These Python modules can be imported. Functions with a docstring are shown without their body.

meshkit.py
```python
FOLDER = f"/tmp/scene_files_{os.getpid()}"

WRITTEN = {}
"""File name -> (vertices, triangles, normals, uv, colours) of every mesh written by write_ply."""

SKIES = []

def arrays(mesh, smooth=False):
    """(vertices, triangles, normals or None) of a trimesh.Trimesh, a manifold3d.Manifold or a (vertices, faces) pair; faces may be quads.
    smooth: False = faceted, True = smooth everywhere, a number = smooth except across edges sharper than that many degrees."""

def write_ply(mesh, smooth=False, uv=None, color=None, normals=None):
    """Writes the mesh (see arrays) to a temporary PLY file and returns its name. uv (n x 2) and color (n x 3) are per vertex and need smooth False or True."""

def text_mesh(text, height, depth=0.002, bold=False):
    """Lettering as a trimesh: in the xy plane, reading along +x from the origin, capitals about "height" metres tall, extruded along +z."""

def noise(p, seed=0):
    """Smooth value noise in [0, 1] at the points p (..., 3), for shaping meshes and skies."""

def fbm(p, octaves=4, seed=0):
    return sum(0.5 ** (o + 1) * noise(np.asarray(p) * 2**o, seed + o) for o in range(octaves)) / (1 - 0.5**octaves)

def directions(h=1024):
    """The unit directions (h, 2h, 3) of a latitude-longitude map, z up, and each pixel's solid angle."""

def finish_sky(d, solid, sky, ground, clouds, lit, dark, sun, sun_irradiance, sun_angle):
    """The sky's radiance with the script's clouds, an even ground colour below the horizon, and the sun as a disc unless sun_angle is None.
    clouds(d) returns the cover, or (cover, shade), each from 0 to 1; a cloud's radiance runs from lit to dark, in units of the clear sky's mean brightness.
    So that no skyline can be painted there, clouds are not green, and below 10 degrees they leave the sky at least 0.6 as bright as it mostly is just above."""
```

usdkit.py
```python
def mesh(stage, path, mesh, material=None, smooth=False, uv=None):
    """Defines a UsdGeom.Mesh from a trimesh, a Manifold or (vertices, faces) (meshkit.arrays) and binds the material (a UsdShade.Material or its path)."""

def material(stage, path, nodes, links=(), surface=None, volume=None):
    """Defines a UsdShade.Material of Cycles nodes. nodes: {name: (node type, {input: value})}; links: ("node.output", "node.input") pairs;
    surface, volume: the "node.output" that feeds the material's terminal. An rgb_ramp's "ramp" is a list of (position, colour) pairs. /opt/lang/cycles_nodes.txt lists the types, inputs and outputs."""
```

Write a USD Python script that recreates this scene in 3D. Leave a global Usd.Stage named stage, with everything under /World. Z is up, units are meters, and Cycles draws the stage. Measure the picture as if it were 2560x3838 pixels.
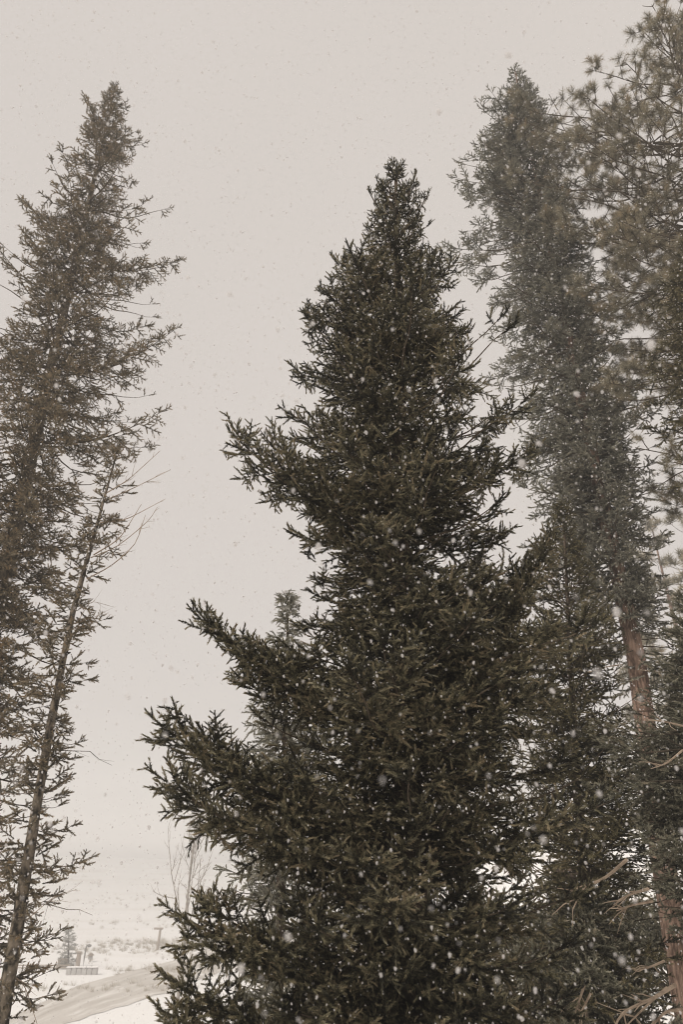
import math, numpy as np, trimesh, usdkit, meshkit
from pxr import Usd, UsdGeom, UsdLux, UsdShade, Gf, Sdf, Vt

stage = Usd.Stage.CreateInMemory()
UsdGeom.SetStageUpAxis(stage, UsdGeom.Tokens.z)
UsdGeom.SetStageMetersPerUnit(stage, 1.0)
UsdGeom.Xform.Define(stage, '/World')
UsdGeom.Scope.Define(stage, '/World/Looks')
RNG = np.random.default_rng(11)

# ------------------------------------------------------------------ camera, sky, sun, exposure
PITCH = math.radians(26.86)
cam = UsdGeom.Camera.Define(stage, '/World/camera')
cam.CreateFocalLengthAttr(24.0)
cam.CreateHorizontalApertureAttr(24.0)
cam.CreateVerticalApertureAttr(24.0 * 1024 / 684)
cam.CreateClippingRangeAttr(Gf.Vec2f(0.05, 3000))
cam.CreateFStopAttr(2.8)
cam.CreateFocusDistanceAttr(5.6)
cam.CreateExposureAttr(1.3)
cam.AddRotateXOp().Set(90 + math.degrees(PITCH))

HAZE = 0.0035
SUN_EL, SUN_AZ = math.radians(48), math.radians(235)      # azimuth = atan2(x, y)
SKY = 3.42
M_sky = usdkit.material(stage, '/World/Looks/sky', {
    'tc': ('texture_coordinate', {}),
    'sk': ('sky_texture', {'sky_type': 'single_scattering', 'sun_disc': False, 'sun_elevation': SUN_EL, 'sun_rotation': SUN_AZ}),
    'n': ('noise_texture', {'scale': 1.3, 'detail': 3.0, 'roughness': 0.5}),
    'xyz': ('separate_xyz', {}),
    'cr': ('rgb_ramp', {'ramp': [(0.25, (0.80 * SKY, 0.732 * SKY, 0.674 * SKY)), (0.75, (0.85 * SKY, 0.778 * SKY, 0.716 * SKY))]}),
    # snow cloud: thinner and brighter towards the horizon
    'el': ('rgb_ramp', {'ramp': [(z_, (h_,) * 3) for z_, h_ in ((0.0, 1.40), (0.02, 1.66), (0.045, 1.60), (0.07, 1.42), (0.12, 1.16), (0.18, 1.05), (0.285, 1.01), (0.45, 1.0), (1.0, 1.0))]}),
    'ml': ('mix', {'mix_type': 'multiply', 'fac': 1.0}),
    'mx': ('mix', {'mix_type': 'mix', 'fac': 0.97}),
    'bg': ('background_shader', {'strength': 0.1})},
    [('tc.generated', 'n.vector'), ('tc.generated', 'xyz.vector'), ('xyz.z', 'el.fac'), ('n.fac', 'cr.fac'), ('cr.color', 'ml.color1'), ('el.color', 'ml.color2'),
     ('sk.color', 'mx.color1'), ('ml.color', 'mx.color2'), ('mx.color', 'bg.color')],
    surface='bg.background')
dome = UsdLux.DomeLight.Define(stage, '/World/sky')
dome.CreateIntensityAttr(1.0)
UsdShade.MaterialBindingAPI.Apply(dome.GetPrim()).Bind(M_sky)
dome.GetPrim().SetCustomDataByKey('kind', 'structure')
sun = UsdLux.DistantLight.Define(stage, '/World/sun')
sun.CreateIntensityAttr(0.4); sun.CreateAngleAttr(25.0); sun.CreateNormalizeAttr(True)
sun.CreateColorAttr(Gf.Vec3f(1.0, 0.94, 0.86))
sun.AddRotateZOp().Set(-math.degrees(SUN_AZ)); sun.AddRotateXOp().Set(-(90 - math.degrees(SUN_EL)))

# ------------------------------------------------------------------ helpers
F_PX, CX, CY = 2560.0, 1280.0, 1919.0
_c, _s = math.cos(PITCH), math.sin(PITCH)

def at(px, py, Y):
    """The point at forward distance Y metres that lies in the direction of a measured photograph point (eye at the origin)."""
    u, v = (px - CX) / F_PX, (CY - py) / F_PX
    k = Y / (_c - v * _s)
    return np.array([u * k, Y, k * (_s + v * _c)])

def ground_at(px, py, z):
    d = at(px, py, 1.0)
    return d * (z / d[2])

taken = {}
def unique(parent, name):
    k = f'{parent}/{name}'
    n = taken.get(k, 0); taken[k] = n + 1
    return k if n == 0 else f'{k}_{n:03d}'

def tag(p, label=None, cat=None, group=None, kind=None):
    p = p.GetPrim() if hasattr(p, 'GetPrim') else p
    for k, v in (('label', label), ('category', cat), ('group', group), ('kind', kind)):
        if v: p.SetCustomDataByKey(k, v)
    return p

def thing(name, label, cat, loc=(0, 0, 0), group=None):
    x = UsdGeom.Xform.Define(stage, unique('/World', name))
    x.AddTranslateOp().Set(Gf.Vec3d(*map(float, loc)))
    return tag(x, label, cat, group)

def obj(name, mesh, mat, parent=None, smooth=False, loc=None, kind=None):
    path = unique(str(parent.GetPath()) if parent is not None else '/World', name)
    if loc is not None:
        if isinstance(mesh, tuple): mesh = (np.asarray(mesh[0]) - np.asarray(loc), mesh[1])
        else: mesh = mesh.copy(); mesh.apply_translation(-np.asarray(loc))
    p = usdkit.mesh(stage, path, mesh, mat, smooth=smooth)
    return tag(p, kind=kind)

def norm(v):
    v = np.asarray(v, float)
    return v / np.maximum(np.linalg.norm(v, axis=-1, keepdims=True), 1e-9)

def tube(pts, rad, sides=6, cap=True):
    pts = np.asarray(pts, float); n = len(pts); rad = np.broadcast_to(np.asarray(rad, float), (n,))
    t = norm(np.gradient(pts, axis=0))
    ref = np.array([0, 0, 1.0]) if abs(t[:, 2]).mean() < 0.8 else np.array([1.0, 0, 0])
    a = norm(np.cross(t, ref)); b = np.cross(t, a)
    ang = np.arange(sides) / sides * 2 * math.pi
    v = pts[:, None] + rad[:, None, None] * (np.cos(ang)[None, :, None] * a[:, None] + np.sin(ang)[None, :, None] * b[:, None])
    v = v.reshape(-1, 3)
    i, j = np.meshgrid(np.arange(n - 1), np.arange(sides), indexing='ij')
    q = np.stack([i * sides + j, i * sides + (j + 1) % sides, (i + 1) * sides + (j + 1) % sides, (i + 1) * sides + j], -1).reshape(-1, 4)
    f = np.vstack([q[:, [0, 2, 1]], q[:, [0, 3, 2]]])
    if cap:
        for base, flip in ((0, False), ((n - 1) * sides, True)):
            fan = np.array([[base, base + k, base + k + 1] for k in range(1, sides - 1)])
            f = np.vstack([f, fan[:, ::-1] if flip else fan])
    return v, f

def join(parts):
    vs, fs, o = [], [], 0
    for v, f in parts:
        vs.append(v); fs.append(np.asarray(f) + o); o += len(v)
    return np.vstack(vs), np.vstack(fs)

def quats(R):
    """Rotation matrices (n,3,3, columns = axes) to quaternions w,x,y,z."""
    from scipy.spatial.transform import Rotation
    q = Rotation.from_matrix(R).as_quat()
    return np.column_stack([q[:, 3], q[:, 0], q[:, 1], q[:, 2]])

def instancer(name, parent, protos, pos, R, scale, idx):
    """protos: list of lists of (part name, mesh, material)."""
    path = unique(str(parent.GetPath()) if parent is not None else '/World', name)
    pi = UsdGeom.PointInstancer.Define(stage, path)
    used = np.unique(idx); back = {int(u): k for k, u in enumerate(used)}
    paths = []
    for u in used:
        x = UsdGeom.Xform.Define(stage, unique(path, 'spray'))
        for nm, me, mt in protos[int(u)]:
            m = usdkit.mesh(stage, f'{x.GetPath()}/{nm}', me[:2], mt)
            if len(me) > 2: UsdGeom.PrimvarsAPI(m).CreatePrimvar('tone', Sdf.ValueTypeNames.FloatArray, 'vertex').Set(Vt.FloatArray.FromNumpy(np.asarray(me[2], np.float32)))
        paths.append(x.GetPath())
    pi.CreatePrototypesRel().SetTargets(paths)
    pi.CreatePositionsAttr(Vt.Vec3fArray.FromNumpy(np.asarray(pos, np.float32)))
    pi.CreateOrientationsAttr(Vt.QuathArray([Gf.Quath(float(a), float(b), float(c), float(d)) for a, b, c, d in quats(R)]))
    pi.CreateScalesAttr(Vt.Vec3fArray.FromNumpy(np.repeat(np.asarray(scale, np.float32)[:, None], 3, 1)))
    pi.CreateProtoIndicesAttr(Vt.IntArray([back[int(i)] for i in idx]))
    return tag(pi, kind='stuff')

# ------------------------------------------------------------------ materials
def needle_mat(name, dark, mid, light, odd, scale=2.2):
    """Needles: each shoot has its own tone (young shoots are paler), broken by large and small patches."""
    return usdkit.material(stage, f'/World/Looks/{name}', {
        'g': ('geometry', {}), 'at': ('attribute', {'attribute': 'tone'}), 'oi': ('object_info', {}),
        'n1': ('noise_texture', {'scale': scale, 'detail': 3.0, 'roughness': 0.6}),
        'm1': ('math', {'math_type': 'multiply', 'value2': 0.80}),
        'm2': ('math', {'math_type': 'multiply_add', 'value2': 0.50}),
        'm3': ('math', {'math_type': 'multiply_add', 'value2': 0.22}),
        'm4': ('math', {'math_type': 'subtract', 'value2': 0.28}),
        'r': ('rgb_ramp', {'ramp': [(0.16, dark), (0.45, mid), (0.74, light), (0.95, odd)]}),
        'p': ('principled_bsdf', {'roughness': 0.5, 'specular_ior_level': 0.35}),
        'tl': ('translucent_bsdf', {}),
        'mx': ('mix_closure', {'fac': 0.08})},
        [('g.position', 'n1.vector'), ('at.fac', 'm1.value1'), ('n1.fac', 'm2.value1'), ('m1.value', 'm2.value3'),
         ('oi.random', 'm3.value1'), ('m2.value', 'm3.value3'), ('m3.value', 'm4.value1'), ('m4.value', 'r.fac'), ('r.color', 'p.base_color'), ('r.color', 'tl.color'),
         ('p.BSDF', 'mx.closure1'), ('tl.BSDF', 'mx.closure2')], surface='mx.closure')

def bark_mat(name, dark, light, zs=0.25, scale=22.0, bump=0.012, blotch=1.7, bw=0.5):
    c0 = 0.5 * (0.5 * bw + 0.60)
    return usdkit.material(stage, f'/World/Looks/{name}', {
        'g': ('geometry', {}),
        'mp': ('mapping', {'scale': (1, 1, zs)}),
        'v': ('voronoi_texture', {'feature': 'distance_to_edge', 'scale': scale}),
        'n': ('noise_texture', {'scale': scale * 0.7, 'detail': 5.0, 'roughness': 0.65}),
        'n2': ('noise_texture', {'scale': blotch, 'detail': 3.0, 'roughness': 0.65}),
        'h': ('math', {'math_type': 'multiply_add', 'value2': 0.6}),
        'h2': ('math', {'math_type': 'multiply_add', 'value2': bw}),
        'hs': ('math', {'math_type': 'multiply', 'value2': 0.5}),
        'r': ('rgb_ramp', {'ramp': [(c0 - 0.085, dark), (c0, tuple((np.array(dark) + np.array(light)) / 2)), (c0 + 0.09, light)]}),
        'b': ('bump', {'strength': 0.9, 'distance': bump}),
        'p': ('principled_bsdf', {'roughness': 0.9, 'specular_ior_level': 0.15})},
        [('g.position', 'mp.vector'), ('mp.vector', 'v.vector'), ('mp.vector', 'n.vector'), ('g.position', 'n2.vector'), ('v.distance', 'h.value1'), ('n.fac', 'h.value3'),
         ('n2.fac', 'h2.value1'), ('h.value', 'h2.value3'), ('h2.value', 'hs.value1'), ('hs.value', 'r.fac'), ('h.value', 'b.height'), ('r.color', 'p.base_color'), ('b.normal', 'p.normal')], surface='p.BSDF')

def plain_mat(name, c1, c2, scale=8.0, rough=0.85):
    return usdkit.material(stage, f'/World/Looks/{name}', {
        'g': ('geometry', {}), 'n': ('noise_texture', {'scale': scale, 'detail': 4.0, 'roughness': 0.6}),
        'r': ('rgb_ramp', {'ramp': [(0.3, c1), (0.7, c2)]}), 'p': ('principled_bsdf', {'roughness': rough, 'specular_ior_level': 0.2})},
        [('g.position', 'n.vector'), ('n.fac', 'r.fac'), ('r.color', 'p.base_color')], surface='p.BSDF')

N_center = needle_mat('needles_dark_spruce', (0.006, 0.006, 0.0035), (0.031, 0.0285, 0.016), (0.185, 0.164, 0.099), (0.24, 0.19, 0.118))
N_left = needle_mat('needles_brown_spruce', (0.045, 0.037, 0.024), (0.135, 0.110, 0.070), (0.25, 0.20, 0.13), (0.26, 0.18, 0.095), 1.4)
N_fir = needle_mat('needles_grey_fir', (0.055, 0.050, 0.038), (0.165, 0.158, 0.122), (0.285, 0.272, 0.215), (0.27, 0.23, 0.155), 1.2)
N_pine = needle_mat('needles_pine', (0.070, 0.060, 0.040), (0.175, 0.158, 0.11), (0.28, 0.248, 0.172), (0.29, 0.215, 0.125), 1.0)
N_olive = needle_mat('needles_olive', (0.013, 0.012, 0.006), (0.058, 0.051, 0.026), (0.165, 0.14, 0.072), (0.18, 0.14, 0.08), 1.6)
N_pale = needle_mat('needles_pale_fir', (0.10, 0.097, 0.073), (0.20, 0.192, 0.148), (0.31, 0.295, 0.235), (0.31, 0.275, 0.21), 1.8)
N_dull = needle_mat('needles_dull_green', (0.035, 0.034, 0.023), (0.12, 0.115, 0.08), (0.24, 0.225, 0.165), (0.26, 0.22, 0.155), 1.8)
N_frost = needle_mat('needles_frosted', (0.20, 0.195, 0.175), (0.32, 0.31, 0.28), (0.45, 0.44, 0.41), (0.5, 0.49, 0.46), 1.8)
M_twig = plain_mat('twig_bark', (0.045, 0.034, 0.024), (0.10, 0.078, 0.055), 14)
M_bark_dark = bark_mat('bark_dark_spruce', (0.035, 0.026, 0.020), (0.12, 0.092, 0.07))
M_bark_tan = bark_mat('bark_tan', (0.025, 0.021, 0.016), (0.23, 0.19, 0.145), 0.6, 12, 0.03, 7.0, 1.0)
M_bark_brown = bark_mat('bark_brown', (0.05, 0.04, 0.028), (0.17, 0.138, 0.10), 0.4, 16, 0.02, 4.0, 0.8)
M_bark_pink = bark_mat('bark_pinkish', (0.075, 0.048, 0.036), (0.27, 0.185, 0.14), 0.3, 16, 0.02)
M_dead = plain_mat('dead_wood', (0.17, 0.125, 0.09), (0.38, 0.30, 0.225), 10)
M_greytwig = plain_mat('grey_twig', (0.10, 0.088, 0.075), (0.2, 0.175, 0.15), 10)
M_palebark = plain_mat('pale_bark', (0.24, 0.215, 0.19), (0.36, 0.33, 0.30), 6)

# ------------------------------------------------------------------ terrain, road, haze
FIELD = -12.0
def terrain(x, y):
    x, y = np.asarray(x, float), np.asarray(y, float)
    sm = lambda a, b, t: (lambda u: u * u * (3 - 2 * u))(np.clip((t - a) / (b - a), 0, 1))
    near = -3.2 + 0 * x
    t = sm(7, 30, np.hypot(x * 0.6, y)) * (1 - sm(0.0, 14, x - 0.06 * y))
    left = sm(-4, -20, x) if False else np.clip(sm(4, 26, -x), 0, 1)
    drop = np.maximum(t, left)
    z = near + (FIELD - near) * drop
    z = z + 2.3 * sm(2.5, 9, x) * sm(5, 14, y) + 9.0 * sm(10, 60, x) * sm(8, 60, y)
    bumps = (meshkit.fbm(np.stack([x * 0.12, y * 0.12, 0 * x], -1), 3, 5) - 0.5)
    roadside = sm(20, 32, y) * sm(6, -2, x)
    z = z + bumps * 0.7 * (1 - 0.85 * (drop * (y > 18)))
    hill = sm(140, 350, y) * 11 * (0.7 + 0.5 * meshkit.noise(np.stack([x * 0.008, y * 0.008, 0 * x], -1), 3))
    return z + hill

xs = np.unique(np.concatenate([np.linspace(-340, -60, 36), np.linspace(-60, 60, 121), np.linspace(60, 340, 36)]))
ys = np.unique(np.concatenate([np.linspace(-60, -6, 16), np.linspace(-6, 90, 120), np.linspace(90, 360, 60)]))
GX, GY = np.meshgrid(xs, ys, indexing='ij')
V = np.stack([GX, GY, terrain(GX, GY)], -1).reshape(-1, 3)
i, j = np.meshgrid(np.arange(len(xs) - 1), np.arange(len(ys) - 1), indexing='ij')
q = np.stack([i * len(ys) + j, (i + 1) * len(ys) + j, (i + 1) * len(ys) + j + 1, i * len(ys) + j + 1], -1).reshape(-1, 4)
M_snow = usdkit.material(stage, '/World/Looks/snow_field', {
    'g': ('geometry', {}), 'mp': ('mapping', {'scale': (0.03, 0.11, 0.1), 'rotation': (0, 0, 0.25)}),
    'n': ('noise_texture', {'scale': 1.0, 'detail': 6.0, 'roughness': 0.68}),
    'n2': ('noise_texture', {'scale': 3.0, 'detail': 5.0}),
    'r': ('rgb_ramp', {'ramp': [(0.50, (0.69, 0.678, 0.668)), (0.60, (0.65, 0.632, 0.615)), (0.75, (0.58, 0.54, 0.49))]}),
    'b': ('bump', {'strength': 0.4, 'distance': 0.12}),
    'p': ('principled_bsdf', {'roughness': 0.8, 'specular_ior_level': 0.2})},
    [('g.position', 'mp.vector'), ('mp.vector', 'n.vector'), ('g.position', 'n2.vector'), ('n.fac', 'r.fac'), ('n2.fac', 'b.height'), ('r.color', 'p.base_color'), ('b.normal', 'p.normal')], surface='p.BSDF')
obj('snowy_ground', (V, q), M_snow, smooth=True, kind='structure')

M_road = usdkit.material(stage, '/World/Looks/road_slush', {
    'tc': ('texture_coordinate', {}), 'mp': ('mapping', {'scale': (0.10, 8.0, 1.0)}),
    'n': ('noise_texture', {'scale': 1.0, 'detail': 5.0, 'roughness': 0.6, 'distortion': 0.3}),
    'r': ('rgb_ramp', {'ramp': [(0.30, (0.36, 0.33, 0.295)), (0.55, (0.48, 0.45, 0.415)), (0.68, (0.64, 0.62, 0.595))]}),
    'p': ('principled_bsdf', {'roughness': 0.7, 'specular_ior_level': 0.3})},
    [('tc.UV', 'mp.vector'), ('mp.vector', 'n.vector'), ('n.fac', 'r.fac'), ('r.color', 'p.base_color')], surface='p.BSDF')
def ribbon(name, left, right, lift, mat, n=60, m=7, kind='structure'):
    """A strip of ground between two edges given as measured ground points."""
    L, R = np.array(left, float), np.array(right, float)
    def res(P):
        d = np.r_[0, np.cumsum(np.linalg.norm(np.diff(P, axis=0), axis=1))]; t = np.linspace(0, d[-1], n)
        return np.stack([np.interp(t, d, P[:, k]) for k in range(2)], -1), t
    (A, ta), (B, tb) = res(L[:, :2]), res(R[:, :2])
    rag = np.random.default_rng(3).normal(0, 0.22, (2, n)); dv = norm(B - A)
    A = A + dv * rag[0][:, None]; B = B + dv * rag[1][:, None]
    w = np.linspace(0, 1, m)
    P = A[:, None] * (1 - w)[None, :, None] + B[:, None] * w[None, :, None]
    z = terrain(P[..., 0], P[..., 1]) + lift
    v = np.concatenate([P, z[..., None]], -1).reshape(-1, 3)
    i, j = np.meshgrid(np.arange(n - 1), np.arange(m - 1), indexing='ij')
    f = np.stack([i * m + j, (i + 1) * m + j, (i + 1) * m + j + 1, i * m + j + 1], -1).reshape(-1, 4)
    uv = np.stack([np.repeat(ta, m), np.tile(w, n)], -1)
    f3 = np.vstack([f[:, [0, 1, 2]], f[:, [0, 2, 3]]])
    p = usdkit.mesh(stage, unique('/World', name), (v, f3), mat, smooth=False, uv=uv)
    return tag(p, kind=kind)
g = lambda px, py: ground_at(px, py, FIELD)
far_edge = [g(-400, 3990), g(60, 3800), g(300, 3690), g(480, 3640), g(640, 3602), g(830, 3545), g(1300, 3440)]
near_edge = [g(-300, 4080), g(160, 3860), g(500, 3758), g(650, 3708), g(830, 3640), g(1000, 3590), g(1400, 3500)]
ribbon('road', far_edge, near_edge, 0.035, M_road)

# ------------------------------------------------------------------ sprays: a twig with its needle-covered shoots
def spray_axes(L, rng, spacing, ang, side_k, side_min, droop, lift, depth=0, sub=0.17, bush=0.6):
    """Polylines of a spray along +x with its shoots, z up: list of (points, is_main)."""
    n = max(4, int(L / 0.05) + 1)
    t = np.linspace(0, 1, n)
    wob = rng.normal(0, 0.02 * L, (2,))
    main = np.stack([L * t, wob[0] * t * t * 3 + 0.012 * L * np.sin(t * 7 + rng.uniform(0, 6)), -droop * L * t * t + lift * L * t ** 3], -1)
    out = [(main, depth)]
    x, side = spacing * rng.uniform(0.5, 1.2) + (0.10 * L if depth == 0 else 0.02), rng.choice([-1, 1])
    while x < L - 0.02:
        k = x / L * (n - 1); i = int(k); f = k - i
        p = main[i] * (1 - f) + main[min(i + 1, n - 1)] * f
        d = norm(main[min(i + 1, n - 1)] - main[max(i - 1, 0)])
        l = min(side_k * (L - x) + side_min, 0.5 * L + side_min) * rng.uniform(0.65, 1.2)
        a = math.radians(ang) * rng.uniform(0.75, 1.2)
        up = rng.normal(0.15, bush)
        dv = norm(np.array([math.cos(a), side * math.sin(a), up * math.sin(a)]))
        ca, sa = d[0], d[1]
        h = math.hypot(ca, sa); R = np.array([[ca / h, -sa / h, 0], [sa / h, ca / h, 0], [0, 0, 1]])
        dv = R @ dv
        if l > sub and depth < 2:
            twigs = spray_axes(l, rng, spacing, ang, side_k, side_min, droop * 0.7, lift, depth + 1, sub, bush)
            xa = norm(dv); ya = norm(np.cross([0, 0, 1.0], xa)); za = np.cross(xa, ya)
            M = np.stack([xa, ya, za], 1)
            out += [(p + s @ M.T, dd) for s, dd in twigs]
        else:
            tt = np.linspace(0, 1, 3)[:, None]
            out.append((p + dv * l * tt + np.array([0, 0, -droop * l * 0.5]) * tt * tt, depth + 1))
        x += spacing * rng.uniform(0.6, 1.4); side = -side
    return out

def needles_on(axes, rng, per_m, length, width, tilt, flat=0.0):
    V, C = [], []
    for pts, dep in axes:
        seg = np.diff(pts, axis=0); sl = np.linalg.norm(seg, axis=1)
        tot = sl.sum(); n = max(3, int(tot * per_m))
        cum = np.r_[0, np.cumsum(sl)]
        s = (np.arange(n) + rng.uniform(0, 1, n)) / n * tot
        i = np.clip(np.searchsorted(cum, s, side='right') - 1, 0, len(sl) - 1)
        f = (s - cum[i]) / np.maximum(sl[i], 1e-9)
        p = pts[i] + seg[i] * f[:, None]
        d = norm(seg[i])
        a = norm(np.cross(d, [0.02, 0.03, 1.0])); b = np.cross(a, d)
        th = np.arange(n) * 2.399963 + rng.uniform(0, 6) + rng.normal(0, 0.3, n)
        r = np.cos(th)[:, None] * a + (np.sin(th) * (1 - flat) + 0.25 * flat)[:, None] * b
        tl = np.radians(tilt) * rng.uniform(0.7, 1.25, n) * np.where(s > tot - 0.03, 0.5, 1)
        nd = norm(d * np.cos(tl)[:, None] + norm(r) * np.sin(tl)[:, None])
        w = norm(np.cross(nd, rng.normal(0, 1, (n, 3)))) * (width / 2)
        ln = length * rng.uniform(0.7, 1.15, n)[:, None]
        C.append(np.repeat(np.clip((0.55 if dep else 0.25) * rng.uniform(0.45, 1.35) + 0.40 * s / tot + rng.normal(0, 0.08, n), 0, 1), 3))
        V.append(np.stack([p - w, p + w, p + nd * ln + w * 0.25], 1))
    V = np.concatenate(V).reshape(-1, 3)
    return V, np.arange(len(V)).reshape(-1, 3), np.concatenate(C)

def spray_set(mat, seed, lengths, variants, per_m, nl, nw, tilt=48, spacing=0.045, ang=50, side_k=0.42, side_min=0.075, droop=0.10, lift=0.05, flat=0.0, twig_mat=None, twig_r=0.0028, sub=0.17):
    rng = np.random.default_rng(seed)
    protos, L_of = [], []
    for L in lengths:
        for _ in range(variants):
            ax = spray_axes(L, rng, spacing, ang, side_k, side_min, droop, lift, 0, sub)
            parts = [('needles', needles_on(ax, rng, per_m, nl, nw, tilt, flat), mat)]
            tw = [tube(p, np.linspace(twig_r * (1.4 if d == 0 else 0.9), twig_r * 0.5, len(p)), 3, cap=False) for p, d in ax if d == 0 or np.linalg.norm(p[-1] - p[0]) > 0.14]
            parts.append(('twig', join(tw), twig_mat or M_twig))
            protos.append(parts); L_of.append(L)
    return protos, np.array(L_of), variants

S_center = spray_set(N_center, 1, [0.13, 0.24, 0.38, 0.56], 3, 640, 0.0215, 0.0062, tilt=42, ang=48, spacing=0.031, side_min=0.050, side_k=0.30, twig_r=0.0022, sub=0.11, lift=0.18)
S_left = spray_set(N_left, 2, [0.18, 0.35, 0.6, 0.9], 2, 300, 0.034, 0.012, tilt=44, spacing=0.052, side_min=0.065, side_k=0.34, droop=0.22, lift=0.16, twig_r=0.004, sub=0.15)
S_fir = spray_set(N_fir, 3, [0.2, 0.4, 0.65, 0.95], 2, 300, 0.036, 0.0135, tilt=44, spacing=0.056, side_min=0.07, side_k=0.36, droop=0.08, lift=0.12, twig_r=0.004, sub=0.16)
S_olive = spray_set(N_olive, 4, [0.18, 0.35, 0.6, 0.85], 2, 460, 0.027, 0.0085, tilt=42, spacing=0.046, side_min=0.06, side_k=0.34, droop=0.08, sub=0.14)
S_pale = spray_set(N_pale, 5, [0.16, 0.3, 0.5, 0.75], 2, 400, 0.030, 0.009, tilt=42, spacing=0.052, side_min=0.065, side_k=0.34, droop=0.12, sub=0.15)
S_dull = spray_set(N_dull, 6, [0.16, 0.3, 0.5, 0.75], 2, 400, 0.030, 0.009, tilt=42, spacing=0.052, side_min=0.065, side_k=0.34, droop=0.15, sub=0.15)

def frames(d, n):
    d = norm(d); s = norm(np.cross(n, d)); n = np.cross(d, s)
    return np.stack([d, s, n], -1)

class Sprays:
    """Collects placed sprays of one set, then defines them as one part."""
    def __init__(self, sset, rng, clump=None):
        self.clump = clump
        self.set, self.rng, self.p, self.R, self.s, self.i, self.x = sset, rng, [], [], [], [], []
    def add(self, p, d, up, L, always=False):
        protos, Ls, nv = self.set
        k = int(np.argmin(np.abs(np.log(np.unique(Ls)) - math.log(max(L, 0.05)))))
        d = norm(d)
        roll = self.rng.normal(0, 0.35)
        u = np.asarray(up, float) - d * np.dot(up, d)
        if np.linalg.norm(u) < 1e-3: u = np.array([1.0, 0, 0]) - d * d[0]
        u = norm(u); s = np.cross(u, d)
        n = u * math.cos(roll) + s * math.sin(roll)
        self.p.append(p); self.R.append(frames(d, n)); self.s.append(np.clip(L / np.unique(Ls)[k], 0.75, 1.3)); self.i.append(k * nv + self.rng.integers(nv)); self.x.append(always)
    def build(self, name, parent, origin):
        if not self.p: return None
        if self.clump:                      # living twigs stand in clumps with gaps between them
            fr, thr, lo, sd = self.clump
            P = np.array(self.p) + np.array(self.R)[:, :, 0] * 0.12
            n = 0.72 * meshkit.noise(P * fr, sd) + 0.28 * meshkit.noise(P * fr * 2.3 + 7, sd + 1)
            h = np.clip((P[:, 2] - P[:, 2].min()) / np.ptp(P[:, 2]), 0, 1)
            k = n > lo + (thr - lo) * np.clip(h * 2.2, 0, 1)
            k |= np.array(self.x)
            self.p, self.R, self.s, self.i = [[v for v, q in zip(L, k) if q] for L in (self.p, self.R, self.s, self.i)]
        return instancer(name, parent, self.set[0], np.array(self.p) - origin, np.array(self.R), self.s, self.i)

def bough_curve(base, tip, sag, rng, n=9, wig=0.02):
    t = np.linspace(0, 1, n)[:, None]
    L = np.linalg.norm(tip - base)
    p = base * (1 - t) + tip * t
    p[:, 2] += (sag * L * (t * t - t))[:, 0]
    p += np.sin(t * math.pi) * (np.sin(t * 9 + rng.uniform(0, 6, 3)) * wig * L)
    return p

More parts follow.
